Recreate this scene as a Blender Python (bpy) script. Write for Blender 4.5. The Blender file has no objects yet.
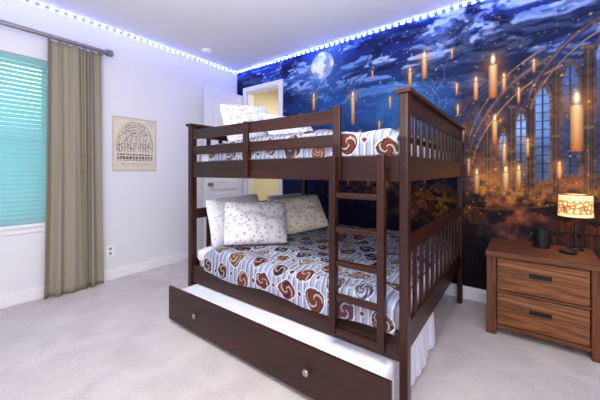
import bpy, math, random
import numpy as np
from mathutils import Matrix, Vector, Euler
random.seed(7)
rng=np.random.RandomState(11)
scene=bpy.context.scene
try:
    scene.view_settings.view_transform='Standard'
except Exception: pass
COL=scene.collection

# ---------------------------------------------------------------- helpers
def lin(c):
    c=np.asarray(c,dtype=float)
    return np.where(c<=0.04045,c/12.92,((c+0.055)/1.055)**2.4)
def L(r,g,b):
    v=lin([r,g,b]); return (float(v[0]),float(v[1]),float(v[2]),1.0)

def new_mat(name):
    m=bpy.data.materials.new(name); m.use_nodes=True
    return m,m.node_tree.nodes,m.node_tree.links,m.node_tree.nodes['Principled BSDF']
def plain(name,c,rough=0.6,metal=0.0,bump=0.0,bscale=60,var=0.0,spec=0.5):
    m,n,l,p=new_mat(name)
    p.inputs['Roughness'].default_value=rough; p.inputs['Metallic'].default_value=metal
    p.inputs['Specular IOR Level'].default_value=spec
    tc=n.new('ShaderNodeTexCoord'); no=n.new('ShaderNodeTexNoise')
    no.inputs['Scale'].default_value=bscale; no.inputs['Detail'].default_value=4
    l.new(tc.outputs['Object'],no.inputs['Vector'])
    mx=n.new('ShaderNodeMix'); mx.data_type='RGBA'
    a=[x*(1-var) for x in c[:3]]+[1]; b=[min(1,x*(1+var)) for x in c[:3]]+[1]
    mx.inputs[6].default_value=a; mx.inputs[7].default_value=b
    l.new(no.outputs['Fac'],mx.inputs[0]); l.new(mx.outputs[2],p.inputs['Base Color'])
    if bump>0:
        bp=n.new('ShaderNodeBump'); bp.inputs['Strength'].default_value=bump; bp.inputs['Distance'].default_value=0.01
        l.new(no.outputs['Fac'],bp.inputs['Height']); l.new(bp.outputs['Normal'],p.inputs['Normal'])
    return m
def wood(name,stops,axis,rough=0.35,sc=9,stretch=0.08,bump=0.1,spec=.5):
    m,n,l,p=new_mat(name)
    tc=n.new('ShaderNodeTexCoord'); mp=n.new('ShaderNodeMapping')
    s=[1,1,1]; s[axis]=stretch; mp.inputs['Scale'].default_value=s
    no=n.new('ShaderNodeTexNoise'); no.inputs['Scale'].default_value=sc; no.inputs['Detail'].default_value=8
    no.inputs['Roughness'].default_value=0.65; no.inputs['Distortion'].default_value=0.8
    cr=n.new('ShaderNodeValToRGB'); el=cr.color_ramp.elements
    el[0].position=stops[0][0]; el[0].color=stops[0][1]; el[1].position=stops[-1][0]; el[1].color=stops[-1][1]
    for s_ in stops[1:-1]:
        e=el.new(s_[0]); e.color=s_[1]
    l.new(tc.outputs['Object'],mp.inputs['Vector']); l.new(mp.outputs['Vector'],no.inputs['Vector'])
    l.new(no.outputs['Fac'],cr.inputs['Fac']); l.new(cr.outputs['Color'],p.inputs['Base Color'])
    p.inputs['Roughness'].default_value=rough; p.inputs['Specular IOR Level'].default_value=spec
    bp=n.new('ShaderNodeBump'); bp.inputs['Strength'].default_value=bump; bp.inputs['Distance'].default_value=0.004
    l.new(no.outputs['Fac'],bp.inputs['Height']); l.new(bp.outputs['Normal'],p.inputs['Normal'])
    return m
def painted(name,rough=0.8,bump=0.0,bscale=200,spec=0.3):
    m,n,l,p=new_mat(name)
    at=n.new('ShaderNodeAttribute'); at.attribute_name='Col'
    l.new(at.outputs['Color'],p.inputs['Base Color']); p.inputs['Roughness'].default_value=rough
    p.inputs['Specular IOR Level'].default_value=spec
    if bump>0:
        tc=n.new('ShaderNodeTexCoord'); no=n.new('ShaderNodeTexNoise'); no.inputs['Scale'].default_value=bscale
        l.new(tc.outputs['Object'],no.inputs['Vector'])
        bp=n.new('ShaderNodeBump'); bp.inputs['Strength'].default_value=bump; bp.inputs['Distance'].default_value=0.005
        l.new(no.outputs['Fac'],bp.inputs['Height']); l.new(bp.outputs['Normal'],p.inputs['Normal'])
    return m

def mk(name,verts,faces,mat,parent=None,smooth=False,bevel=0.0,recenter=True,label=None):
    v=np.array(verts,dtype=float)
    if recenter:
        c=(v.min(0)+v.max(0))/2
    else: c=np.zeros(3)
    me=bpy.data.meshes.new(name); me.from_pydata((v-c).tolist(),[],[tuple(map(int,f)) for f in faces]); me.update()
    if smooth: me.polygons.foreach_set('use_smooth',[True]*len(me.polygons))
    o=bpy.data.objects.new(name,me); o.location=c; COL.objects.link(o)
    if mat: me.materials.append(mat)
    if parent is not None: attach(o,parent)
    if bevel>0:
        b=o.modifiers.new('bevel','BEVEL'); b.width=bevel; b.segments=2; b.limit_method='ANGLE'
    if label: o['label']=label
    return o
def attach(o,p):
    o.parent=p
    q=p; ms=[]
    while q is not None:
        ms.append(q); q=q.parent
    M=Matrix.Identity(4)
    for q in reversed(ms):
        M=M @ q.matrix_parent_inverse @ Matrix.LocRotScale(q.location,q.rotation_euler,q.scale)
    o.matrix_parent_inverse=M.inverted()
def empty(name,loc,label,cat,group=None):
    e=bpy.data.objects.new(name,None); e.location=loc; e.empty_display_size=0.1; COL.objects.link(e)
    e['label']=label; e['category']=cat
    if group: e['group']=group
    return e
def tag(o,label,cat,group=None):
    o['label']=label; o['category']=cat
    if group: o['group']=group
    return o
def struct(o): o['kind']='structure'; return o
BF=[(0,3,2,1),(4,5,6,7),(0,1,5,4),(1,2,6,5),(2,3,7,6),(3,0,4,7)]
def bx(x0,x1,y0,y1,z0,z1):
    return [(x0,y0,z0),(x1,y0,z0),(x1,y1,z0),(x0,y1,z0),(x0,y0,z1),(x1,y0,z1),(x1,y1,z1),(x0,y1,z1)]
def boxes(name,lst,mat,parent=None,bevel=0.003,**k):
    V=[];F=[]
    for b in lst:
        o=len(V); V+=bx(*b); F+=[tuple(i+o for i in f) for f in BF]
    return mk(name,V,F,mat,parent,bevel=bevel,**k)
def lathe(name,prof,c,mat,parent=None,axis='z',n=32,**k):
    V=[];F=[]
    for (r,h) in prof:
        for i in range(n):
            a=2*math.pi*i/n
            if axis=='z': V.append((c[0]+r*math.cos(a),c[1]+r*math.sin(a),c[2]+h))
            elif axis=='y': V.append((c[0]+r*math.cos(a),c[1]+h,c[2]+r*math.sin(a)))
            else: V.append((c[0]+h,c[1]+r*math.cos(a),c[2]+r*math.sin(a)))
    m=len(prof)
    for j in range(m-1):
        for i in range(n):
            F.append((j*n+i,j*n+(i+1)%n,(j+1)*n+(i+1)%n,(j+1)*n+i))
    F.append(tuple(range(n-1,-1,-1))); F.append(tuple((m-1)*n+i for i in range(n)))
    o=mk(name,V,F,mat,parent,smooth=True,**k)
    e=o.modifiers.new('es','EDGE_SPLIT'); e.split_angle=math.radians(40)
    return o
_lat=rng.rand(256,256)
def vn(x,y,s=0):
    x=x+s*17.3; y=y+s*9.1
    xi=np.floor(x).astype(int); yi=np.floor(y).astype(int); fx=x-xi; fy=y-yi
    fx=fx*fx*(3-2*fx); fy=fy*fy*(3-2*fy)
    g=lambda a,b:_lat[a%256,b%256]
    return (g(xi,yi)*(1-fx)+g(xi+1,yi)*fx)*(1-fy)+(g(xi,yi+1)*(1-fx)+g(xi+1,yi+1)*fx)*fy
def fbm(x,y,s=0,o=5):
    r=0;a=.5;t=0
    for i in range(o):
        r=r+a*vn(x*2**i,y*2**i,s+i); t+=a; a*=.55
    return r/t
def ss(x,a,b):
    t=np.clip((x-a)/(b-a),0,1); return t*t*(3-2*t)
def mixc(c,col,m):
    m=np.clip(m,0,1)[:,None]; return c*(1-m)+np.asarray(col)[None,:]*m if np.ndim(col)==1 else c*(1-m)+col*m
def setcol(o,c):
    me=o.data; at=me.color_attributes.new('Col','FLOAT_COLOR','POINT')
    a=np.ones((len(me.vertices),4)); a[:,:3]=lin(np.clip(c,0,1)); at.data.foreach_set('color',a.ravel().astype(np.float32))
def gridfaces(nx,ny,keep=None):
    i,j=np.meshgrid(np.arange(nx-1),np.arange(ny-1),indexing='ij')
    a=i*ny+j
    f=np.stack([a,a+ny,a+ny+1,a+1],-1).reshape(-1,4)
    if keep is not None: f=f[keep.reshape(-1)]
    return f

# ---------------------------------------------------------------- materials
M_wall=plain('wall_paint',L(.90,.90,.92),.85,bump=.05,bscale=150,var=.01,spec=.2)
M_ceil=plain('ceiling_paint',L(.91,.91,.93),.9,bump=.05,bscale=120,var=.01,spec=.2)
M_trim=plain('trim_white',L(.93,.93,.94),.4,var=.01)
M_door=plain('door_white',L(.90,.90,.92),.4,var=.01)
M_hall=plain('hall_paint',L(.90,.87,.78),.9,var=.02)
M_white=plain('white_sheet',L(.88,.88,.92),.9,bump=.35,bscale=11,var=.03,spec=.1)
M_plastic=plain('white_plastic',L(.97,.97,.95),.35)
M_dark=[wood('espresso_wood_%s'%'xyz'[a],[(.3,L(.11,.045,.028)),(.55,L(.195,.082,.048)),(.75,L(.30,.14,.085))],a,.34,sc=14,stretch=.06,spec=.4) for a in range(3)]
M_rust=[wood('acacia_frame_%s'%'xyz'[a],[(.30,L(.13,.07,.045)),(.41,L(.29,.165,.105)),(.50,L(.43,.26,.16)),(.57,L(.28,.16,.10)),(.66,L(.46,.29,.18)),(.76,L(.60,.40,.26))],a,.5,sc=17,stretch=.055,bump=.35,spec=.3) for a in range(3)]
M_rustd=wood('acacia_drawer',[(.28,L(.19,.10,.06)),(.40,L(.39,.235,.14)),(.48,L(.54,.345,.21)),(.54,L(.35,.20,.12)),(.62,L(.54,.35,.22)),(.76,L(.68,.48,.32))],0,.48,sc=15,stretch=.07,bump=.3,spec=.3)
M_metal=plain('brushed_nickel',L(.66,.64,.62),.35,metal=1)
M_rod=plain('rod_metal',L(.60,.58,.59),.4,metal=.8)
M_blk=plain('black_metal',L(.07,.07,.08),.4)
M_iron=plain('iron_handle',L(.10,.09,.09),.5,metal=.4)
M_cur=plain('curtain_fabric',L(.615,.585,.52),.95,bump=.15,bscale=300,var=.04,spec=.05)
M_mural=painted('mural_print',.7,.0,250,spec=.15)
M_duvet=painted('duvet_print',.95,.35,16,spec=.05)
M_paper=painted('poster_print',.85)

# carpet
m,n,l,p=new_mat('carpet')
tc=n.new('ShaderNodeTexCoord')
n1=n.new('ShaderNodeTexNoise'); n1.inputs['Scale'].default_value=120; n1.inputs['Detail'].default_value=4; n1.inputs['Roughness'].default_value=.7
n2=n.new('ShaderNodeTexNoise'); n2.inputs['Scale'].default_value=4; n2.inputs['Detail'].default_value=6; n2.inputs['Distortion'].default_value=.6
cr=n.new('ShaderNodeValToRGB'); cr.color_ramp.elements[0].position=.37; cr.color_ramp.elements[0].color=L(.73,.695,.685)
cr.color_ramp.elements[1].position=.63; cr.color_ramp.elements[1].color=L(.86,.825,.81)
ml=n.new('ShaderNodeMix'); ml.inputs[0].default_value=.36
l.new(tc.outputs['Object'],n1.inputs['Vector']); l.new(tc.outputs['Object'],n2.inputs['Vector'])
l.new(n1.outputs['Fac'],ml.inputs[2]); l.new(n2.outputs['Fac'],ml.inputs[3])
l.new(ml.outputs[0],cr.inputs['Fac']); l.new(cr.outputs['Color'],p.inputs['Base Color'])
bp=n.new('ShaderNodeBump'); bp.inputs['Strength'].default_value=.65; bp.inputs['Distance'].default_value=.011
l.new(n1.outputs['Fac'],bp.inputs['Height']); l.new(bp.outputs['Normal'],p.inputs['Normal'])
p.inputs['Roughness'].default_value=1; p.inputs['Specular IOR Level'].default_value=.05
M_carpet=m

# ---------------------------------------------------------------- room shell
H=2.74; W=5.0; D=-4.6; T=.12
struct(boxes('floor',[(-.12,W+.12,D-.12,1.9,-.1,0)],M_carpet,bevel=0))
struct(boxes('ceiling',[(-.12,W+.12,D-.12,1.9,H,H+.1)],M_ceil,bevel=0))
wy0,wy1,wz0,wz1=-3.75,-2.27,.70,2.22
struct(boxes('wall_left',[(-T,0,wy1,0,0,H),(-T,0,D,wy0,0,H),(-T,0,wy0,wy1,0,wz0),(-T,0,wy0,wy1,wz1,H)],M_wall,bevel=0))
struct(boxes('wall_right',[(W,W+T,D,0,0,H)],M_wall,bevel=0))
struct(boxes('wall_front',[(-T,W+T,D-T,D,0,H)],M_wall,bevel=0))
# mural wall
dx0,dx1,dz1=.23,.88,2.38
st=.0064; nx=int(W/st)+1; nz=int(H/st)+1
xs=np.linspace(0,W,nx); zs=np.linspace(0,H,nz)
XX,ZZ=np.meshgrid(xs,zs,indexing='ij'); X=XX.ravel(); Z=ZZ.ravel()
cxm=(xs[:-1]+xs[1:])/2; czm=(zs[:-1]+zs[1:])/2
keep=~((cxm[:,None]>dx0)&(cxm[:,None]<dx1)&(czm[None,:]<dz1))
V=np.stack([X,np.zeros_like(X),Z],-1)
wall=mk('wall_back',V,gridfaces(nx,nz,keep),M_mural,recenter=False); struct(wall)
def gauss(cx,cz,sx,sz): return np.exp(-((X-cx)/sx)**2-((Z-cz)/sz)**2)
n1=fbm(X*1.3,Z*1.8,1); n2=fbm(X*2.3+n1*2.5,Z*4.2+n1,5,7); n3=fbm(X*9,Z*9,9); nf=fbm(X*26,Z*26,14,4)
rid=1-np.abs(2*fbm(X*2.2+n1*1.5,Z*3.6,31,6)-1)
smoke=fbm(X*2.6+n2*2,Z*3.4-n1*2,61,6)
c=np.zeros((len(X),3))+np.array([.06,.095,.26])
c=mixc(c,[.09,.19,.43],ss(n1,.35,.65)*ss(Z,.9,2.0))
c=mixc(c,[.15,.13,.35],ss(smoke,.48,.60)*.5)
c=mixc(c,[.10,.18,.50],ss(Z,2.35,2.74)*.6)
c=mixc(c,[.04,.055,.15],ss(1.4-Z,0,.8)*.7)
# layered clouds with crisp lit upper edges
for q,(sx_,sz_,th_,lo,colA,colB) in enumerate([(1.6,3.4,.50,1.70,[.14,.22,.46],[.34,.48,.74]),(2.2,5.0,.53,1.85,[.20,.30,.55],[.50,.62,.86]),(3.0,7.0,.55,2.05,[.30,.40,.64],[.74,.82,.95])]):
    f0=fbm(X*sx_+n1*1.5,Z*sz_,101+q*7,7); f1=fbm(X*sx_+n1*1.5,(Z+.035)*sz_,101+q*7,7)
    msk=ss(f0,th_,th_+.035)*ss(Z,lo,lo+.3)
    c=mixc(c,colA,msk*.75)
    c=mixc(c,colB,msk*ss(f0-f1,.0,.05)*.8)
wisp=1-np.abs(2*fbm(X*1.8+n1*2.2,Z*6.5+n1*2,71,6)-1)
c=mixc(c,[.60,.70,.92],ss(wisp,.85,.97)*ss(X,2.5,3.0)*ss(Z,2.15,2.36)*.65)
c=mixc(c,[.03,.04,.14],ss(n2,.46,.38)*ss(Z,1.6,2.0)*.6)
c=mixc(c,[.17,.40,.65],gauss(1.7,1.95,.5,.38)*.45*(.5+n3))
c=mixc(c,[.24,.54,.77],gauss(2.60,1.80,.42,.32)*.6*(.4+n3*1.2))
c=mixc(c,[.15,.33,.57],gauss(2.2,1.3,.5,.3)*.5*(.4+n3))
for k in range(3):
    xx0=2.75+.12*k; path=xx0+.08*np.sin(Z*7+k*2)+.05*(fbm(Z*6,Z*0+k,40+k)-.5)*4
    c=mixc(c,[.50,.70,.9],ss(.006-np.abs(X-path),0,.004)*(Z>1.75)*(Z<2.2+.1*k)*.35)
# stone hall
stone=ss(X+.4*(n1-.5),3.02,3.22)*ss(2.15-Z+.6*(n1-.5)-.2*(3.9-X),0,.22)
blk=.65+.7*nf
mort=np.maximum(ss(np.abs((Z/.075)%1-.5),.45,.49),ss(np.abs((X/.13+np.floor(Z/.075)*.5)%1-.5),.46,.49))
sc=np.stack([(.13+.17*n3)*blk,(.115+.14*n3)*blk,(.16+.17*n3)*blk],-1)*(1-.35*mort)[:,None]
c=mixc(c,sc,stone*.88)
for (gx,gz,sx,sz,k) in [(3.35,1.25,.18,.28,.5),(3.62,1.06,.28,.14,.55),(3.2,1.5,.10,.16,.3),(3.9,1.12,.2,.16,.45),(4.3,1.1,.3,.2,.45),(3.75,1.6,.12,.22,.2)]:
    c=mixc(c,np.stack([.66*blk,.40*blk,.20*blk],-1),gauss(gx,gz,sx,sz)*k*(.4+n3))
def pillar(px_,pw,z0_,z1_):
    global c
    u=(X-px_)/pw; msk=(np.abs(u)<1)*(Z>z0_)*(Z<z1_)
    flu=.5+.5*np.cos(u*9); col=np.stack([(.20+.30*flu)*blk,(.16+.23*flu)*blk,(.16+.18*flu)*blk],-1)*(1.0-.5*np.abs(np.clip(u,-1,1)))[:,None]
    c=mixc(c,col,msk*.9)
    for zz_ in (z0_,z1_-.02,(z0_+z1_)/2):
        c=mixc(c,[.46,.36,.28],(np.abs(u)<1.35)*(np.abs(Z-zz_)<.011)*.8)
def rib(x0,z0,x1,z1,w,col,bow):
    global c
    t=(X-x0)/(x1-x0); tt=np.clip(t,0,1)
    zl=z0+(z1-z0)*tt**.62+bow*np.sin(tt*np.pi)+.012*(n3-.5)
    slope=np.clip(np.abs(z1-z0)/abs(x1-x0)*.62*np.maximum(tt,.03)**-.38,0,6)
    d=np.abs(Z-zl)/np.sqrt(1+slope**2)
    cv=np.array(col)[None,:]*blk[:,None]*(1.35-.8*np.clip(d/w,0,1))[:,None]
    c=mixc(c,cv,ss(w-d,0,w*.2)*((t>0)&(t<1))*.92)
def gothic(cx,z0,z1,hw,col,frame,k=.9):
    global c
    u=(X-cx)/hw; spring=z1-hw*2.4
    top=spring+ (1-np.clip(np.abs(u),0,1)**1.4)*hw*2.4
    ins=ss(1.06-np.abs(u),0,.12)*ss(Z,z0,z0+.02)*ss(top-Z,-.003,.007)
    top2=spring+(1-np.clip(np.abs(u)/1.42,0,1)**1.4)*hw*2.7+.04
    fr=ss(1.45-np.abs(u),0,.1)*ss(Z,z0-.03,z0-.01)*ss(top2-Z,0,.008)
    c=mixc(c,np.array(frame)[None,:]*(.5+1.0*nf)[:,None],fr*k)
    g=np.clip(np.array(col)[None,:]*(.30+1.2*n2)[:,None]*(.65+.6*ss(Z,z0,z1))[:,None],0,1)
    c=mixc(c,g,ins*k)
    mul=np.maximum(ss(.16-np.abs(u),0,.06),ss(np.abs(((Z-z0)/.07)%1-.5),.43,.47))
    c=mixc(c,[.10,.10,.16],ins*mul*.8*k)
gothic(3.715,1.10,1.88,.044,[.42,.60,.86],[.38,.30,.27])
gothic(3.575,1.12,1.68,.033,[.48,.62,.82],[.36,.28,.25])
gothic(3.450,1.14,1.52,.026,[.46,.56,.74],[.34,.26,.23])
gothic(3.26,1.38,1.74,.026,[.28,.40,.66],[.26,.22,.26],.6)
gothic(3.885,1.15,2.02,.045,[.26,.38,.64],[.30,.25,.26],.85)
gothic(4.08,1.1,2.2,.05,[.28,.40,.66],[.30,.25,.26],.85)
gothic(4.32,1.0,2.3,.06,[.28,.42,.70],[.30,.25,.24])
gothic(4.60,1.0,2.3,.06,[.28,.42,.70],[.30,.25,.24])
for a_ in [(3.335,.017,.95,1.62),(3.51,.018,.95,1.75),(3.64,.018,.92,1.88),(3.80,.021,.90,2.02),(3.985,.024,.88,2.15),(4.2,.03,.85,2.25),(4.46,.04,.8,2.2)]: pillar(*a_)
rib(3.20,1.35,3.78,2.10,.024,[.34,.28,.29],.07); rib(3.22,1.26,3.84,2.02,.009,[.56,.43,.34],.07)
rib(3.19,1.44,3.74,2.18,.008,[.48,.38,.33],.07)
rib(3.62,1.75,4.15,2.38,.024,[.30,.26,.31],.05); rib(3.64,1.68,4.18,2.30,.008,[.50,.40,.34],.05)
rib(3.06,1.50,3.36,1.95,.014,[.24,.22,.32],.05)
# lit interior low down
lowm=ss(1.04-Z+.14*(n1-.5)+.10*(smoke-.5),0,.12)*ss(X,2.2,2.9)
warm=np.stack([.09+.50*ss(n3,.40,.72),.065+.28*ss(n3,.42,.75),.085+.11*ss(n3,.4,.8)],-1)
c=mixc(c,warm,lowm*.85*(.35+.65*ss(Z,.35,.9)))
rw=.10; row=np.floor(Z/rw).astype(int); bk=np.floor(X/.021).astype(int)
hr=rng.rand(64,512,3); hh=hr[row%64,bk%512]
tall=((Z/rw)%1)<(.5+.42*hh[:,2]); edge_=np.abs((X/.021)%1-.5)<.42
bc=np.stack([.12+.44*hh[:,0]*hh[:,1],.075+.22*hh[:,0]*hh[:,1],.07+.13*hh[:,1]*hh[:,0]],-1)*(.5+nf)[:,None]
bc=np.where((tall&edge_)[:,None],bc,np.array([.03,.025,.04])[None,:])
bsh=ss(vn(X*2.6,Z*2.2,77),.42,.55)
c=mixc(c,bc,lowm*.65*bsh)
c=mixc(c,[.24,.15,.09],lowm*bsh*(((Z/rw)%1)<.08)*.8)
c=mixc(c,[.045,.04,.08],lowm*ss(fbm(X*3.5,Z*2.2,91,4),.50,.58)*.75)
for (xa,za,xb,zb,w_) in [(3.22,1.00,4.6,1.18,.012),(3.22,.86,4.6,.97,.008)]:
    zl=za+(zb-za)*(X-xa)/(xb-xa)+.03*np.sin(X*5); c=mixc(c,[.38,.25,.16],ss(w_-np.abs(Z-zl),0,.004)*(X>xa)*.8)
for (gx,gz,sx,sz,k) in [(3.30,1.05,.11,.13,.85),(3.52,.98,.10,.08,.8),(2.85,.95,.18,.12,.7),(2.55,1.02,.15,.10,.65),(3.05,.82,.14,.10,.6),(2.25,.98,.16,.12,.6),(3.72,.95,.11,.07,.65),(3.98,.98,.12,.08,.65),(2.1,1.15,.1,.09,.4),(1.9,.95,.2,.1,.5),(2.7,.75,.25,.08,.5),(2.95,1.15,.06,.1,.4)]:
    c=mixc(c,[1,.62,.22],gauss(gx,gz,sx,sz)*k*.9*ss(nf,.25,.70))
# moon
dm=np.hypot(X-1.585,Z-2.50); c=mixc(c,[.38,.56,.88],np.exp(-(dm/.28)**2)*.75*(.6+.8*(n2-.1)))
mv=ss(fbm((X-1)*10,(Z-2)*10,51,5),.35,.62)
moon=np.stack([.54+.40*mv,.62+.35*mv,.78+.20*mv],-1)
c=mixc(c,moon,ss(.17-dm,0,.008)*(1-ss(n2,.60,.70)*.35))
for i in range(900):
    sx=rng.uniform(.9,4.9); sz=rng.uniform(.75,2.7); r=rng.choice([.0045,.006,.009],p=[.65,.27,.08])
    ii=np.where(np.abs(xs-sx)<.025)[0]; jj=np.where(np.abs(zs-sz)<.025)[0]
    if len(ii)==0 or len(jj)==0: continue
    idx=(ii[:,None]*nz+jj[None,:]).ravel(); d=np.hypot(X[idx]-sx,Z[idx]-sz)
    colr=np.array([1,.74,.40]) if (rng.rand()<.4 or sx>3.1) else np.array([.78,.88,1.]); k=np.clip(np.exp(-(d/r)**2)*rng.uniform(.4,1),0,1)[:,None]
    c[idx]=c[idx]*(1-k)+colr*k
cands=[(1.46,1.95,2.11,.020),(2.01,1.72,2.04,.022),(2.66,2.04,2.20,.017),(2.80,2.11,2.31,.024),(3.247,1.83,1.99,.017),(3.377,1.83,2.12,.031),
(3.457,1.87,1.99,.014),(3.39,1.42,1.62,.020),(3.92,1.33,1.69,.037),(3.255,.98,1.14,.020),(3.47,1.00,1.16,.023),(3.56,1.04,1.18,.017),(3.14,1.45,1.56,.012),
(3.09,1.9,1.98,.010),(2.45,1.85,1.95,.010),(2.25,2.2,2.28,.008),(1.75,1.75,1.86,.011),(1.25,1.8,1.9,.012),(4.3,1.9,2.15,.03),(4.55,1.5,1.7,.026),(3.46,1.22,1.38,.014),(2.42,.98,1.1,.015),(2.62,.9,1.0,.014),(2.2,1.0,1.1,.014),(3.02,1.55,1.62,.010),(2.1,1.55,1.62,.009),(2.33,1.62,1.7,.009),
(3.19,1.14,1.26,.012),(3.62,1.30,1.42,.011),(2.88,1.62,1.72,.010),(2.8,1.05,1.15,.012),(1.95,1.0,1.1,.012),(3.82,1.12,1.22,.012),(3.66,2.0,2.08,.010),(3.10,1.70,1.78,.009),(2.55,1.5,1.6,.010),(3.56,1.76,1.86,.010),(3.05,2.25,2.32,.008)]
for (cx_,z0,z1,hw) in cands:
    g=np.exp(-((X-cx_)/(hw*3.1))**2-((Z-z1-.01)/(hw*3.4))**2); c=mixc(c,[1,.60,.25],g*.45)
    body=(np.abs(X-cx_+.15*hw*(nf-.5))<hw)&(Z>z0+.02*(nf-.5))&(Z<z1+hw*.3*(vn(X*90,Z*0,3)-.5))
    t=np.clip((Z-z0)/(z1-z0),0,1)**.7; sh=1-.40*np.abs((X-cx_)/hw)**2
    bc=np.stack([(.70+.30*t)*sh,(.38+.46*t)*sh,(.18+.40*t)*sh],-1); c[body]=bc[body]
    fl=np.exp(-((X-cx_)/(hw*.42))**2-((Z-z1-hw*1.6)/(hw*1.2))**2); c=mixc(c,[1,.97,.78],fl*1.8)
setcol(wall,c)
struct(boxes('wall_hall_near',[(-T,dx0,.004,.12,0,H),(dx1,W+T,.004,.12,0,H),(dx0,dx1,.004,.12,dz1,H)],M_hall,bevel=0))
struct(boxes('wall_hall_far',[(-.12,2.0,1.5,1.6,0,H)],M_hall,bevel=0))
struct(boxes('wall_hall_end',[(-.12,-.02,.12,1.5,0,H)],M_hall,bevel=0))
struct(boxes('wall_hall_side',[(1.9,2.0,.12,1.5,0,H)],M_hall,bevel=0))
struct(boxes('trim_1',[(dx0-.07,dx0,-.022,0,0,dz1+.07),(dx1,dx1+.07,-.022,0,0,dz1+.07),(dx0,dx1,-.022,0,dz1,dz1+.07),
   (dx0,dx0+.015,0,.125,0,dz1),(dx1-.015,dx1,0,.125,0,dz1),(dx0+.015,dx1-.015,0,.125,dz1-.015,dz1)],M_trim,bevel=.004))
struct(boxes('baseboard_left',[(0,.014,D,-.014,0,.115),(0,.02,D,-.02,0,.09)],M_trim,bevel=.004))
struct(boxes('baseboard_back',[(dx1+.07,W,-.014,0,0,.115),(dx1+.07,W,-.02,0,0,.09)],M_trim,bevel=.004))
struct(boxes('baseboard_right',[(W-.014,W,D,-.02,0,.115)],M_trim,bevel=.004))
# door leaf
dl=.68; z0,z1=.012,2.33; DX=.15
parts=[(DX-.008,DX+.008,-dl,-.0,z0,z1)]
for a,b in ((-dl,-dl+.1),(-.1,0)): parts.append((DX-.019,DX+.019,a,b,z0,z1))
for a,b in ((z0,.22),(.92,1.05),(z1-.12,z1)): parts.append((DX-.019,DX+.019,-dl+.1,-.1,a,b))
parts+= [(DX-.015,DX+.015,-dl+.15,-.15,.27,.87),(DX-.015,DX+.015,-dl+.15,-.15,1.10,z1-.17)]
parts=[(a,b,c_-.03,d-.03,e,f) for a,b,c_,d,e,f in parts]
door=boxes('door_1',parts,M_door,bevel=.004); struct(door)
lathe('handle',[(.026,0),(.026,.008),(.01,.012),(.01,.035),(.024,.042),(.028,.055),(.02,.068),(.004,.07)],(DX+.019,-dl+.04,1.0),M_metal,door,axis='x')

# window
win=boxes('window_1',[(-.10,-.07,wy0,wy0+.05,wz0,wz1),(-.10,-.07,wy1-.05,wy1,wz0,wz1),(-.10,-.07,wy0,wy1,wz0,wz0+.05),(-.10,-.07,wy0,wy1,wz1-.05,wz1),(-.10,-.085,wy0,wy1,1.45,1.47)],M_trim,bevel=.003); struct(win)
struct(boxes('trim_2',[(-.05,.03,wy0-.04,wy1+.03,wz0-.03,wz0),(0,.012,wy0-.03,wy1+.02,wz0-.08,wz0-.03)],M_trim,bevel=.004))
m,n,l,p=new_mat('glass_pane'); p.inputs['Transmission Weight'].default_value=1; p.inputs['Roughness'].default_value=.0; p.inputs['Base Color'].default_value=L(.9,1,1); p.inputs['IOR'].default_value=1.1
g=boxes('glass',[(-.084,-.080,wy0+.05,wy1-.05,wz0+.05,wz1-.05)],m,win,bevel=0)
m,n,l,p=new_mat('blind_slat'); p.inputs['Base Color'].default_value=L(.68,.83,.84); p.inputs['Roughness'].default_value=.5
tr=n.new('ShaderNodeBsdfTranslucent'); tr.inputs['Color'].default_value=L(.60,.85,.87); mx=n.new('ShaderNodeMixShader'); mx.inputs[0].default_value=.40
l.new(p.outputs[0],mx.inputs[1]); l.new(tr.outputs[0],mx.inputs[2]); l.new(mx.outputs[0],n['Material Output'].inputs['Surface'])
M_slat=m
V=[];F=[]
zc=wz0+.035
while zc<wz1-.065:
    a=math.radians(57); hw=.0235
    pts=[(-hw,-.0),(-hw*.33,.005),(hw*.33,.005),(hw,.0)]
    o=len(V)
    for (s_,b_) in pts:
        px=-.026+math.cos(a)*s_+math.sin(a)*b_; pz=zc-math.sin(a)*s_+math.cos(a)*b_
        for y in (wy0+.012,wy1-.012): V.append((px,y,pz))
    for q in range(3): F.append((o+2*q,o+2*q+1,o+2*q+3,o+2*q+2))
    zc+=.039
blind=empty('window_blind',(-.02,(wy0+wy1)/2,wz0),'pale aqua horizontal slat blind closed over the window','window blind')
so=mk('slats',V,F,M_slat,blind); so.modifiers.new('s','SOLIDIFY').thickness=.002
boxes('head_rail',[(-.045,-.002,wy0+.008,wy1-.008,wz1-.05,wz1-.002)],M_slat,blind)
boxes('bottom_rail',[(-.035,-.01,wy0+.012,wy1-.012,wz0+.002,wz0+.018)],M_slat,blind)

# curtain + rod
CT=2.392
cur=empty('curtain',(.10,-2.125,0),'full-length warm taupe pleated curtain hanging from a metal rod','curtain')
def curtain(y0,y1,seed):
    nu,nv=220,44; V=[]
    for i in range(nu):
        for j in range(nv):
            t=i/(nu-1); v=j/(nv-1); zz=.012+v*(CT-.012)
            spread=1+.10*(1-v)**2
            yc=(y0+y1)/2; y=yc+(y0+t*(y1-y0)-yc)*spread
            tt=t+.045*math.sin(t*7.3+seed)+.03*math.sin(t*15+2*seed)*(1-.5*v)
            ph=tt*2*math.pi*5+.8*math.sin(seed+v*1.9+t*3)*(1-v)
            x=.10+.026*math.sin(ph)*(0.80+.40*math.sin(t*8+seed+v))+.005*math.sin(ph*2.3+v*3)
            y+=.010*math.cos(ph*1.0+1.3)
            V.append((x,y,zz))
    o=mk('fabric',V,gridfaces(nu,nv),M_cur,cur,smooth=True); o.modifiers.new('s','SOLIDIFY').thickness=.003
curtain(-2.34,-1.91,1.)
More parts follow.
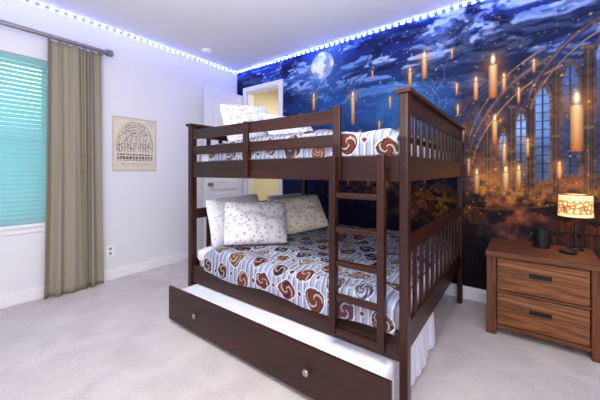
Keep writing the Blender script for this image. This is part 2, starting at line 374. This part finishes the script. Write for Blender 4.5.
def torus(name,c,R,r,mat,parent,N=28,K=8):
    V=[];F=[]
    for i in range(N):
        a=2*math.pi*i/N
        for k in range(K):
            b=2*math.pi*k/K; q=R+r*math.cos(b)
            V.append((c[0]+q*math.cos(a),c[1]+r*math.sin(b),c[2]+q*math.sin(a)))
    for i in range(N):
        for k in range(K): F.append((i*K+k,i*K+(k+1)%K,((i+1)%N)*K+(k+1)%K,((i+1)%N)*K+k))
    return mk(name,V,F,mat,parent,smooth=True)
for i in range(7): torus('curtain_ring',(.10,-2.32+i*.065,2.419),.028,.003,M_rod,cur)
rod=empty('curtain_rod',(.1,-2.9,2.42),'brushed metal curtain rod with cylindrical end cap above the window','curtain rod')
lathe('rod',[(.020,0),(.020,2.15)],(.1,-4.03,2.425),M_rod,rod,axis='y')
lathe('finial',[(.020,0),(.026,.002),(.028,.01),(.020,.016),(.036,.022),(.036,.070),(.024,.078)],(.1,-1.88,2.425),M_rod,rod,axis='y')
for y in (-1.885,-4.0):
    boxes('bracket',[(0,.006,y-.015,y+.015,2.38,2.46),(.006,.1,y-.006,y+.006,2.398,2.405)],M_rod,rod)

# poster
nu,nv=190,230; py0,py1,pz0,pz1=-1.77,-1.285,1.18,1.79
ys=np.linspace(py0,py1,nu); zz=np.linspace(pz0,pz1,nv); A,B=np.meshgrid(ys,zz,indexing='ij')
V=np.stack([np.full(A.size,.004),A.ravel(),B.ravel()],-1)
po=mk('wall_poster',V,gridfaces(nu,nv),M_paper); tag(po,'aged cream parchment poster with an arch drawing on white wall','poster')
u=(A.ravel()-py0)/(py1-py0); v=(B.ravel()-pz0)/(pz1-pz0); nn=fbm(u*5,v*6,3)
c=np.stack([.86+.10*(nn-.5),.82+.10*(nn-.5),.74+.10*(nn-.5)],-1)
e=np.minimum(np.minimum(u,1-u),np.minimum(v,1-v)); c=mixc(c,[.70,.62,.52],ss(.04-e+.03*(nn-.5),0,.04)*.6)
dk=np.array([.40,.35,.32]); SP=.56; B0=.36
uu=(u-.5)/.40
arch=(np.abs(uu)<1)&(v<SP+.36*np.sqrt(np.clip(1-uu**2,0,1)))&(v>B0)
for k in (1.,.88,.74,.60,.44,.28):
    uk=uu/k; tk=SP+.36*k*np.sqrt(np.clip(1-uk**2,0,1)); on=(np.abs(uk)<1)&(np.abs(v-tk)<.0045)&(v>SP); c=mixc(c,dk,on*.75)
    c=mixc(c,dk,(np.abs(np.abs(uu)-k)<.012)&(v>B0)&(v<SP+.02)*1)
ang=np.arctan2(v-.45,(u-.5)); c=mixc(c,dk,arch*((np.abs(np.sin(ang*13))<.09)&(vn(u*40,v*40)>.3))*.55)
c=mixc(c,dk,arch*(fbm(u*38,v*38,8)>.57)*.5)
fl=fbm(u*70,v*70,12,3)
cell=(np.abs((u*14)%1-.5)<.42)&(np.abs((v*14)%1-.5)<.40)
c=mixc(c,[.24,.21,.22],((np.abs(u-.5)<.40)&(v>.195)&(v<.325)&cell)*ss(fl,.30,.44)*.85)
c=mixc(c,dk,((np.abs(v-.135)<.008)&(np.abs(u-.5)<.34)&(fl>.42))*.8)
c=mixc(c,dk,((np.abs(v-.095)<.005)&(np.abs(u-.5)<.26)&(fl>.45))*.6)
setcol(po,c)
# outlet
M_sock=plain('socket_grey',L(.62,.62,.63),.4)
ou=empty('wall_outlet',(0,-1.79,.31),'white duplex power outlet on the wall','power outlet')
boxes('cover_plate',[(0,.008,-1.83,-1.75,.25,.37)],M_plastic,ou)
boxes('socket',[(.008,.010,-1.806,-1.774,.320,.350)],M_sock,ou); boxes('socket',[(.008,.010,-1.806,-1.774,.270,.300)],M_sock,ou)
sd=lathe('smoke_detector',[(.065,0),(.065,-.012),(.055,-.03),(.02,-.036)],(.34,-.80,H),M_plastic); tag(sd,'round white smoke detector on the ceiling','smoke detector')

# LED strips
def ledmat(name,axis,col,hi):
    m,n,l,p=new_mat(name); n.remove(p)
    tc=n.new('ShaderNodeTexCoord'); sp=n.new('ShaderNodeSeparateXYZ'); l.new(tc.outputs['Object'],sp.inputs[0])
    a=n.new('ShaderNodeMath'); a.operation='MULTIPLY'; a.inputs[1].default_value=14; l.new(sp.outputs[axis],a.inputs[0])
    f=n.new('ShaderNodeMath'); f.operation='FRACT'; l.new(a.outputs[0],f.inputs[0])
    t=n.new('ShaderNodeMath'); t.operation='LESS_THAN'; t.inputs[1].default_value=.42; l.new(f.outputs[0],t.inputs[0])
    mr=n.new('ShaderNodeMapRange'); mr.inputs[3].default_value=1.8; mr.inputs[4].default_value=hi; l.new(t.outputs[0],mr.inputs[0])
    e=n.new('ShaderNodeEmission'); e.inputs['Color'].default_value=col; l.new(mr.outputs[0],e.inputs['Strength'])
    l.new(e.outputs[0],n['Material Output'].inputs['Surface']); return m
s1=boxes('light_strip',[(.002,.009,D+.02,-.02,H-.022,H-.011)],ledmat('led_strip_y','Y',(.15,.22,1,1),78),bevel=0); tag(s1,'icy blue dotted strip light along ceiling edge over white wall','light strip','ceiling light strips')
s2=boxes('light_strip',[(.02,W-.02,-.009,-.002,H-.022,H-.011)],ledmat('led_strip_x','X',(.13,.22,1,1),110),bevel=0); tag(s2,'icy blue dotted strip light along ceiling edge over mural','light strip','ceiling light strips')

# ---------------------------------------------------------------- bunk bed
bed=empty('bunk_bed',(2.27,-.92,0),'dark espresso brown wooden bunk bed with ladder','bunk bed')
XL0,XL1,XR0,XR1=1.395,1.440,3.118,3.158; YF0,YF1,YB0,YB1=-1.735,-1.680,-.165,-.11
for (a,b) in ((XL0,XL1),(XR0,XR1)):
    for (c0,c1) in ((YF0,YF1),(YB0,YB1)):
        boxes('post',[(a,b,c0,c1,0,1.545)],M_dark[2],bed,bevel=.005)
def end_panel(x0,x1,z0,z1,zt0,zt1,cap):
    L_=[(x0,x1,YF1,YB0,z0,z1),(x0,x1,YF1,YB0,zt0,zt1)]
    if cap: L_.append((x0-.028,x1+.024,YF0-.012,YB1+.012,zt1,zt1+.02))
    N=11
    for i in range(N):
        y=YF1+(i+1)*(YB0-YF1)/(N+1)
        L_.append((x0+.004,x1-.004,y-.019,y+.019,z1,zt0))
    boxes('end_panel',L_,M_dark[1],bed,bevel=.003)
for (a,b) in ((1.408,1.430),(3.128,3.150)):
    end_panel(a,b,1.13,1.255,1.455,1.545,True)
    end_panel(a,b,.33,.46,.79,.87,False)
for y0 in (-1.722,-.148):
    boxes('side_rail',[(XL1,XR0,y0,y0+.025,1.13,1.256)],M_dark[0],bed)
    boxes('side_rail',[(XL1,XR0,y0,y0+.025,.28,.42)],M_dark[0],bed)
xe=2.785
boxes('guard_rail',[(XL1,xe,-1.722,-1.700,1.44,1.515)],M_dark[0],bed)
boxes('guard_rail',[(XL1,xe,-1.722,-1.700,1.315,1.38)],M_dark[0],bed)
for u0,u1,zt in [(2.06,2.105,1.515),(2.765,2.81,1.53)]: boxes('guard_post',[(u0,u1,-1.744,-1.722,1.14,zt)],M_dark[2],bed)
boxes('guard_rail',[(XL1,XR0,-.146,-.124,1.44,1.515)],M_dark[0],bed); boxes('guard_rail',[(XL1,XR0,-.146,-.124,1.315,1.38)],M_dark[0],bed)
for zb in (1.145,.300):
    boxes('bed_base',[(XL1+.004,XR0-.004,-1.695,-.15,zb,zb+.017)],M_dark[1],bed)
# ladder
ly0,ly1=-1.79,-1.750
lad=boxes('ladder',[(2.768,2.806,ly0,ly1,.33,1.26),(3.030,3.066,ly0,ly1,.33,1.26)],M_dark[2],bed,bevel=.005)
for zr in (1.055,.88,.705,.53,.355):
    boxes('rung',[(2.806,3.030,ly0+.004,ly1-.004,zr-.014,zr+.015)],M_dark[0],lad,bevel=.006)
for a in (2.778,3.040): boxes('ladder_hook',[(a,a+.018,-1.750,-1.722,1.20,1.24)],M_metal,lad)

# trundle
tr_=empty('trundle_bed',(2.25,-1.4,0),'dark wooden trundle drawer partly pulled out under bunk bed','trundle bed')
boxes('front_panel',[(1.372,3.135,-1.887,-1.865,.03,.285)],M_dark[0],tr_,bevel=.005)
boxes('box_frame',[(1.465,1.483,-1.865,-.92,.04,.17),(3.055,3.073,-1.865,-.92,.04,.17),(1.483,3.055,-.938,-.92,.04,.17),(1.483,3.055,-1.865,-.938,.04,.058)],M_dark[1],tr_)
for x in (1.746,2.706):
    lathe('knob',[(.008,0),(.008,-.012),(.016,-.016),(.018,-.026),(.014,-.03)],(x,-1.887,.165),M_metal,tr_,axis='y',n=24,label='brushed nickel knob')
for x in (1.55,2.98):
    for y in (-1.80,-1.0): lathe('caster',[(.020,-.012),(.020,.012)],(x,y,.020),M_blk,tr_,axis='y')

def softbox(name,x0,x1,y0,y1,z0,z1,mat,r=.05,amp=.006,seg=40,label='',cat='mattress'):
    import bmesh
    bm=bmesh.new(); bmesh.ops.create_cube(bm,size=2); bmesh.ops.subdivide_edges(bm,edges=bm.edges[:],cuts=seg//2,use_grid_fill=True)
    hx,hy,hz=(x1-x0)/2,(y1-y0)/2,(z1-z0)/2
    co=np.array([v.co[:] for v in bm.verts]); fc=[[v.index for v in f.verts] for f in bm.faces]; bm.free()
    P=co*np.array([hx,hy,hz]); rr=min(r,hz*.95)
    inner=np.clip(P,[-hx+rr,-hy+rr,-hz+rr],[hx-rr,hy-rr,hz-rr]); d=P-inner; ln=np.linalg.norm(d,axis=1,keepdims=True)
    dm=np.max(np.abs(d),axis=1,keepdims=True)
    P=inner+np.where(ln>1e-6,d/np.maximum(ln,1e-6)*dm,0)
    nz_=fbm((P[:,0]+3)*6,(P[:,1]+3)*6,4)-.5
    P[:,2]+=np.where(co[:,2]>.3,nz_*amp*2,0)
    P+=np.array([(x0+x1)/2,(y0+y1)/2,(z0+z1)/2])
    o=mk(name,P,fc,mat,smooth=True); tag(o,label,cat); return o
softbox('mattress',1.455,3.10,-1.686,-.168,.318,.53,M_white,.04,0,label='white mattress on the lower bunk')
softbox('mattress',1.455,3.10,-1.686,-.168,1.163,1.345,M_white,.04,0,label='white mattress on the upper bunk')
softbox('mattress',1.49,3.045,-1.855,-.945,.06,.262,M_white,.05,.004,label='white trundle mattress under the bunk bed')
nu,nv=150,110; V=[]
for i in range(nu):
    for j in range(nv):
        t=i/(nu-1); y=-1.858+.925*j/(nv-1)
        s=t*(1.60+.26)
        if s<1.59: x=1.487+s; z=.272
        else: x=1.487+1.59+.012*min(1,(s-1.59)/.03); z=.272-(s-1.59)
        if 1.54<s<1.59: z-=.008*((s-1.54)/.05)**2
        if s>1.62:
            k=(s-1.62)/.24; x+=(.014+.009*math.sin(y*23+2*math.sin(y*7))+.005*math.sin(y*61+1))*k
        z+=(.014*(float(fbm(np.array([x*4.]),np.array([y*9.]),2)[0])-.5))*(1 if s<1.55 else 0)
        V.append((x,y,max(z,.006)))
o=mk('bed_sheet',V,gridfaces(nu,nv),M_white,smooth=True); o.modifiers.new('s','SOLIDIFY').thickness=.003
tag(o,'plain white bed sheet draped over trundle mattress to the floor','bed sheet')

# duvets : striped cloth with plain rounded abstract blots
def paint_duvet(U,Vv,seed):
    r=np.random.RandomState(seed)
    nn=fbm(U*4,Vv*4,seed)
    c=np.stack([.54+.06*nn,.56+.06*nn,.64+.05*nn],-1)
    st=np.abs((U/.040)%1-.5); c=mixc(c,[.28,.30,.42],ss(.10-st,0,.05)*.8)
    st=np.abs((U/.040+.3)%1-.5); c=mixc(c,[.78,.80,.86],ss(.12-st,0,.05)*.75)
    pal=[[.27,.18,.15],[.35,.23,.17],[.19,.16,.18],[.40,.27,.20],[.25,.18,.17],[.42,.19,.17],[.20,.24,.36],[.30,.20,.16]]
    pal2=[[.46,.18,.17],[.20,.24,.36],[.16,.15,.18],[.56,.47,.34],[.66,.66,.72]]
    sp=.195; row=0
    vv=Vv.min()+.05
    while vv<Vv.max():
        uu_=U.min()+.05+(sp*.5 if row%2 else 0)
        while uu_<U.max():
            cu=uu_+r.uniform(-.02,.02); cv=vv+r.uniform(-.02,.02); rad=r.uniform(.046,.064); ph=r.uniform(0,6); kk=r.randint(3,6)
            c1=np.array(pal[r.randint(len(pal))]); c2=np.array(pal2[r.randint(len(pal2))]); th=r.uniform(0,6.28)
            idx=np.where((np.abs(U-cu)<.11)&(np.abs(Vv-cv)<.11))[0]
            if len(idx):
                du=U[idx]-cu; dv=Vv[idx]-cv
                a=np.arctan2(dv,du); d=np.hypot(du,dv); cc=c[idx]
                R=rad*(1+.08*np.cos(kk*a+ph)+.05*np.cos(2*a-ph))
                cc[d<R*1.12]=[.78,.79,.84]; cc[d<R]=c1
                # spiral swirl bands
                sw=np.sin(a*2+d/rad*7+ph)
                cc[(d<R*.86)&(sw>.62)]=c2
                cc[(d<R*.86)&(sw<-.80)]=[.66,.60,.58]
                c[idx]=cc
            fu=cu+sp*.5; fv=cv+r.uniform(-.02,.02); fr_=r.uniform(.013,.020)
            idx=np.where((np.abs(U-fu)<.04)&(np.abs(Vv-fv)<.04))[0]
            if len(idx):
                d=np.abs(U[idx]-fu)+np.abs(Vv[idx]-fv); cc=c[idx]; cc[d<fr_*1.4]=[.76,.77,.82]; cc[d<fr_]=c2*.9; c[idx]=cc
            uu_+=sp
        vv+=sp*.70; row+=1
    return c
def duvet(x0,x1,yf,yb,zf,ztop,zb,label,seed,front_amp,puff=.02):
    nu=330; R=.045
    P=[(yf,zf)]
    n1_=22
    for k in range(1,n1_+1): P.append((yf,zf+(ztop-R-zf)*k/n1_))
    for k in range(1,11):
        a=math.pi/2*k/10; P.append((yf+R-R*math.cos(a),ztop-R+R*math.sin(a)))
    nt=260
    for k in range(1,nt): P.append((yf+R+(yb-yf-2*R)*k/nt,ztop))
    for k in range(0,9):
        a=math.pi/2*k/8; P.append((yb-R+R*math.sin(a),ztop-R+R*math.cos(a)))
    for k in range(1,6): P.append((yb,ztop-R-(ztop-R-zb)*k/5))
    P=np.array(P); s=np.concatenate([[0],np.cumsum(np.hypot(*np.diff(P,axis=0).T))]); nv=len(P)
    xs=np.linspace(x0,x1,nu); U,S=np.meshgrid(xs,s,indexing='ij')
    Y=np.tile(P[:,0],(nu,1)); Zz=np.tile(P[:,1],(nu,1))
    topm=ss(Zz,ztop-.06,ztop-.005)
    w=fbm(U*4+2,S*4,seed,4)-.5; w2=fbm(U*2.5+S*1.5,S*7,seed+3,4)-.5
    ex=np.minimum(U-x0,x1-U)
    Zz=Zz+topm*(puff*1.6*(w+.25)+puff*1.9*w2)*ss(ex,0,.12) - (ss(.06-ex,0,.06)*.025)*topm
    fr=(1-topm)*(S<.4)
    Y=Y-fr*front_amp*(.5+.5*np.sin(U*19+3*np.sin(U*5)+seed))*ss(ztop-Zz,0,.12)
    Zz=Zz-(S<.4)*(1-ss(S,0,.12))*.012*np.sin(U*9+seed)*(1 if front_amp>.004 else 0)
    V=np.stack([U.ravel(),Y.ravel(),Zz.ravel()],-1)
    o=mk('duvet',V,gridfaces(nu,nv),M_duvet,smooth=True)
    sd_=o.modifiers.new('s','SOLIDIFY'); sd_.thickness=.006; sd_.offset=1
    setcol(o,paint_duvet(U.ravel(),S.ravel(),seed)); tag(o,label,'duvet'); return o
duvet(1.62,3.102,-1.735,-.178,.405,.572,.44,'grey-lavender striped duvet with muted round motifs over the lower bunk',3,.006,puff=.026)
duvet(1.62,3.102,-1.692,-.158,1.26,1.385,1.26,'grey-lavender striped duvet with round motifs tucked on upper bunk',5,.0,puff=.032)
softbox('fitted_sheet',1.452,1.612,-1.70,-.16,.44,.548,M_white,.04,.003,label='white fitted sheet showing at the head of lower bunk',cat='bed sheet')

# pillows
def pillow_mat(name,base,ink,sc,th):
    m,n,l,p=new_mat(name); tc=n.new('ShaderNodeTexCoord')
    vo=n.new('ShaderNodeTexVoronoi'); vo.inputs['Scale'].default_value=sc
    no=n.new('ShaderNodeTexNoise'); no.inputs['Scale'].default_value=sc*4; no.inputs['Detail'].default_value=2
    l.new(tc.outputs['Object'],vo.inputs['Vector']); l.new(tc.outputs['Object'],no.inputs['Vector'])
    a=n.new('ShaderNodeMath'); a.operation='LESS_THAN'; a.inputs[1].default_value=th; l.new(vo.outputs['Distance'],a.inputs[0])
    b=n.new('ShaderNodeMath'); b.operation='GREATER_THAN'; b.inputs[1].default_value=.5; l.new(no.outputs['Fac'],b.inputs[0])
    k=n.new('ShaderNodeMath'); k.operation='MULTIPLY'; l.new(a.outputs[0],k.inputs[0]); l.new(b.outputs[0],k.inputs[1])
    mx=n.new('ShaderNodeMix'); mx.data_type='RGBA'; mx.inputs[6].default_value=base; mx.inputs[7].default_value=ink
    l.new(k.outputs[0],mx.inputs[0]); l.new(mx.outputs[2],p.inputs['Base Color']); p.inputs['Roughness'].default_value=.95
    p.inputs['Specular IOR Level'].default_value=.1; return m
M_p1=pillow_mat('pillow_print_grey',L(.88,.87,.89),L(.58,.57,.64),30,.40)
M_p2=pillow_mat('pillow_print_cream',L(.96,.92,.86),L(.68,.62,.60),30,.38)
M_p3=pillow_mat('pillow_print_upper',L(.88,.88,.92),L(.58,.59,.68),24,.38)
M_pw=pillow_mat('pillow_plain',L(.88,.88,.92),L(.84,.84,.89),14,.3)
M_p4=pillow_mat('pillow_print_faint',L(.88,.88,.91),L(.70,.70,.77),28,.36)
def pillow(c,w,h,t,tilt,yaw,roll,mat,label,group,seed):
    N=40; a=np.linspace(-1,1,N); A,B=np.meshgrid(a,a,indexing='ij'); A=A.ravel();B=B.ravel()
    th=np.clip(1-np.abs(A)**2.6,0,1)**.5*np.clip(1-np.abs(B)**2.6,0,1)**.5
    cr_=1-.07*(A**4)*(B**4)
    x=w/2*A*(1-.05*(1-B*B))*cr_; y=h/2*B*(1-.05*(1-A*A))*cr_
    wr=(fbm((A+2)*2.4,(B+2)*2.4,seed)-.5)*.30
    top=np.stack([x,y,t/2*th*(1+wr*2)],-1); bot=np.stack([x,y,-t/2*th],-1)
    bot[:,2]-=0.0015
    V=np.concatenate([top,bot]); F=gridfaces(N,N).tolist(); F+=[[q+N*N for q in reversed(f)] for f in gridfaces(N,N).tolist()]
    edge=[i*N for i in range(N)]+[(N-1)*N+j for j in range(1,N)]+[i*N+N-1 for i in range(N-2,-1,-1)]+[j for j in range(N-2,0,-1)]
    for q in range(len(edge)):
        e0,e1=edge[q],edge[(q+1)%len(edge)]; F.append([e0,e0+N*N,e1+N*N,e1])
    s,c_=math.sin(tilt),math.cos(tilt)
    R=Matrix(((0,-s,c_),(1,0,0),(0,c_,s)))
    R=Matrix.Rotation(yaw,3,'Z')@R@Matrix.Rotation(roll,3,'Z')
    o=mk('pillow',V,F,mat,smooth=True,recenter=False)
    o.rotation_euler=R.to_euler(); 
    zmin=min((R@Vector(v)).z for v in V.tolist()); o.location=(c[0],c[1],c[2]-zmin)
    tag(o,label,'pillow',group); return o
rd=math.radians
G='pillows on the lower bunk'
pillow((1.545,-1.34,.552),.60,.42,.12,rd(14),rd(-4),rd(2),M_p4,'faintly printed white pillow leaning against headboard',G,1)
pillow((1.545,-.62,.552),.60,.40,.12,rd(14),rd(-2),0,M_pw,'plain white pillow leaning against headboard',G,2)
pillow((1.85,-1.41,.594),.53,.38,.16,rd(30),rd(-34),rd(-3),M_p1,'white pillow with fine grey sketches propped in front',G,3)
pillow((1.88,-.84,.600),.52,.38,.16,rd(34),rd(-30),rd(6),M_p2,'warm cream pillow with small dark sketches propped in front',G,4)
G='pillows on the upper bunk'
pillow((1.545,-1.20,1.36),.56,.44,.12,rd(12),rd(-6),rd(8),M_p3,'pale printed pillow upright against upper headboard',G,5)
pillow((1.545,-.58,1.36),.60,.42,.12,rd(12),rd(-3),rd(-4),M_p3,'pale printed pillow upright against upper headboard',G,6)
pillow((1.86,-.96,1.405),.56,.37,.12,rd(40),rd(-16),rd(-5),M_p3,'pale printed pillow reclining near the other pillows',G,7)

# ---------------------------------------------------------------- nightstand
ns=empty('nightstand',(3.68,-.31,0),'rustic brown wooden two-drawer nightstand against the mural wall','nightstand')
nx0,nx1,ny0,ny1=3.372,3.985,-.565,-.045; nh=.60
boxes('top',[(nx0-.006,nx1+.006,ny0-.012,ny1,nh-.038,nh)],M_rust[0],ns,bevel=.006)
for (a,b) in ((nx0,nx0+.06),(nx1-.06,nx1)):
    for (c0,c1) in ((ny0,ny0+.06),(ny1-.06,ny1)):
        boxes('leg',[(a,b,c0,c1,0,nh-.038)],M_rust[2],ns,bevel=.004)
boxes('side_panel',[(nx0+.008,nx0+.03,ny0+.06,ny1-.06,.05,nh-.038)],M_rust[1],ns)
boxes('side_panel',[(nx1-.03,nx1-.008,ny0+.06,ny1-.06,.05,nh-.038)],M_rust[1],ns)
boxes('back_panel',[(nx0+.06,nx1-.06,ny1-.03,ny1-.02,.05,.562)],M_rust[0],ns)
boxes('crossbar',[(nx0+.06,nx1-.06,ny0+.004,ny0+.03,.05,.080)],M_rust[0],ns); boxes('crossbar',[(nx0+.06,nx1-.06,ny0+.004,ny0+.03,.312,.328)],M_rust[0],ns)
for (a,b) in ((.085,.307),(.333,.555)):
    dr=boxes('drawer',[(nx0+.065,nx1-.065,ny0+.006,ny0+.024,a,b),(nx0+.075,nx1-.075,ny0+.024,ny1-.06,a+.01,b-.03)],M_rustd,ns,bevel=.004)
    dr['label']='warm brown grained wooden drawer front'
    zc=(a+b)/2+.02; xc=(nx0+nx1)/2
    boxes('handle',[(xc-.06,xc+.06,ny0+.000,ny0+.006,zc-.014,zc+.014),(xc-.055,xc+.055,ny0-.012,ny0-.006,zc-.008,zc+.006),(xc-.055,xc-.047,ny0-.008,ny0+.002,zc-.006,zc+.006),(xc+.047,xc+.055,ny0-.008,ny0+.002,zc-.006,zc+.006)],M_iron,dr,bevel=.002)

# lamp
lx,ly=3.895,-.16
lamp=empty('table_lamp',(lx,ly,nh),'small black table lamp with glowing warm drum shade on nightstand','lamp')
lathe('base',[(.045,0),(.045,.010),(.036,.016),(.012,.020)],(lx,ly,nh),M_blk,lamp)
lathe('stem',[(.007,0),(.007,.24)],(lx,ly,nh+.02),M_blk,lamp)
m,n,l,p=new_mat('lamp_shade_glow'); tc=n.new('ShaderNodeTexCoord')
vo=n.new('ShaderNodeTexVoronoi'); vo.feature='DISTANCE_TO_EDGE'; vo.inputs['Scale'].default_value=30; l.new(tc.outputs['Object'],vo.inputs['Vector'])
cr=n.new('ShaderNodeValToRGB'); cr.color_ramp.elements[0].position=.06; cr.color_ramp.elements[0].color=L(.66,.36,.18)
cr.color_ramp.elements[1].position=.16; cr.color_ramp.elements[1].color=L(1,.80,.54); l.new(vo.outputs['Distance'],cr.inputs['Fac'])
sp=n.new('ShaderNodeSeparateXYZ'); l.new(tc.outputs['Object'],sp.inputs[0])
cr2=n.new('ShaderNodeValToRGB'); e=cr2.color_ramp.elements; cr2.color_ramp.interpolation='CONSTANT'
e[0].position=0; e[0].color=(0,0,0,1); e[1].position=.18; e[1].color=(1,1,1,1); q=e.new(.72); q.color=(0,0,0,1)
mr=n.new('ShaderNodeMapRange'); mr.inputs[1].default_value=-.09; mr.inputs[2].default_value=.09; l.new(sp.outputs['Z'],mr.inputs[0]); l.new(mr.outputs[0],cr2.inputs['Fac'])
mx=n.new('ShaderNodeMix'); mx.data_type='RGBA'; mx.inputs[6].default_value=L(1,.85,.60); l.new(cr2.outputs['Color'],mx.inputs[0]); l.new(cr.outputs['Color'],mx.inputs[7])
l.new(mx.outputs[2],p.inputs['Base Color']); l.new(mx.outputs[2],p.inputs['Emission Color']); p.inputs['Emission Strength'].default_value=.75
def ringsolid(name,prof,z,mat,parent):
    V=[];F=[];N=48;M_=len(prof)
    for (r,h) in prof:
        for i in range(N):
            a=2*math.pi*i/N; V.append((lx+r*math.cos(a),ly+r*math.sin(a),z+h))
    for j in range(M_):
        for i in range(N): F.append((j*N+i,j*N+(i+1)%N,((j+1)%M_)*N+(i+1)%N,((j+1)%M_)*N+i))
    return mk(name,V,F,mat,parent)
ringsolid('lamp_shade',((.098,0),(.094,.165),(.091,.165),(.095,0)),.845,m,lamp)
ringsolid('shade_rim',((.0995,0),(.0995,.007),(.094,.007),(.094,0)),.842,M_blk,lamp)
ringsolid('shade_rim',((.0955,0),(.0955,.007),(.090,.007),(.090,0)),1.006,M_blk,lamp)
boxes('spider',[(lx-.092,lx+.092,ly-.002,ly+.002,.858,.862),(lx-.002,lx+.002,ly-.092,ly+.092,.858,.862)],M_blk,lamp,bevel=0)
o=lathe('charging_puck',[(.045,0),(.050,.006),(.050,.018),(.044,.022),(.040,.018)],(3.84,-.30,nh),M_blk); tag(o,'small flat round black charging puck on the nightstand','charging pad')
mug=empty('mug',(3.70,-.21,nh),'black mug with side handle on the nightstand','mug')
lathe('cup',[(.044,0),(.050,.004),(.054,.138),(.050,.138),(.046,.01)],(3.70,-.21,nh),M_blk,mug)
V=[];F=[];N=20;K=10
for i in range(N):
    a=-math.pi/2+math.pi*i/(N-1); off=.048+.036*math.cos(a); cz_=nh+.072+.042*math.sin(a)
    for k in range(K):
        b=2*math.pi*k/K; r=.007; rr_=off+r*math.cos(b)*math.cos(a)
        V.append((3.70-.86*rr_-.5*r*math.sin(b),-.21-.5*rr_+.86*r*math.sin(b),cz_+r*math.cos(b)*math.sin(a)))
for i in range(N-1):
    for k in range(K): F.append((i*K+k,i*K+(k+1)%K,(i+1)*K+(k+1)%K,(i+1)*K+k))
mk('handle',V,F,M_blk,mug,smooth=True)

# ---------------------------------------------------------------- lights
def area(name,loc,rot,sx,sy,e,col):
    d=bpy.data.lights.new(name,'AREA'); d.shape='RECTANGLE'; d.size=sx; d.size_y=sy; d.energy=e; d.color=col
    o=bpy.data.objects.new(name,d); o.location=loc; o.rotation_euler=rot; COL.objects.link(o); return o
area('ceiling_fill',(3.0,-2.9,2.70),(0,0,0),1.0,1.0,56,(1,.96,.925))  # unseen overhead fill, added to brighten the room; no fixture modelled
area('ceiling_bounce',(3.0,-2.8,1.5),(rd(170),0,rd(20)),1.8,1.8,50,(.985,.97,.99))  # upward fill added in mid-air to brighten the ceiling
area('room_fill',(4.2,-4.2,1.9),(rd(78),0,rd(32)),1.1,.9,36,(1,.965,.94))  # soft fill added behind the camera, not a fixture of the room
area('daylight',(-.5,(wy0+wy1)/2,1.5),(0,rd(-90),0),1.6,1.5,32,(.92,1,1))
area('hall_light',(.9,.9,2.6),(0,0,0),.7,.6,15,(1,.92,.76))
area('strip_light_back',(2.4,-.06,H-.035),(rd(-12),0,0),4.4,.03,7,(.17,.25,1))
area('strip_light_left',(.06,-2.2,H-.035),(0,rd(-20),0),.03,4.2,4.2,(.22,.26,1))
d=bpy.data.lights.new('bulb','POINT'); d.energy=2; d.color=(1,.62,.3); d.shadow_soft_size=.03
o=bpy.data.objects.new('bulb',d); o.location=(lx,ly,.93); COL.objects.link(o)
w=bpy.data.worlds.new('world'); scene.world=w; w.use_nodes=True
bg=w.node_tree.nodes['Background']; bg.inputs[0].default_value=(.50,.80,.84,1); bg.inputs[1].default_value=.65

# camera
cam=bpy.data.cameras.new('camera'); co=bpy.data.objects.new('camera',cam); COL.objects.link(co)
co.location=(3.572,-3.109,1.181); co.rotation_euler=(rd(90),0,math.atan2(.6,.8))
cam.sensor_width=36; cam.lens=17.64; cam.shift_y=-29/600; cam.clip_start=.02
scene.camera=co
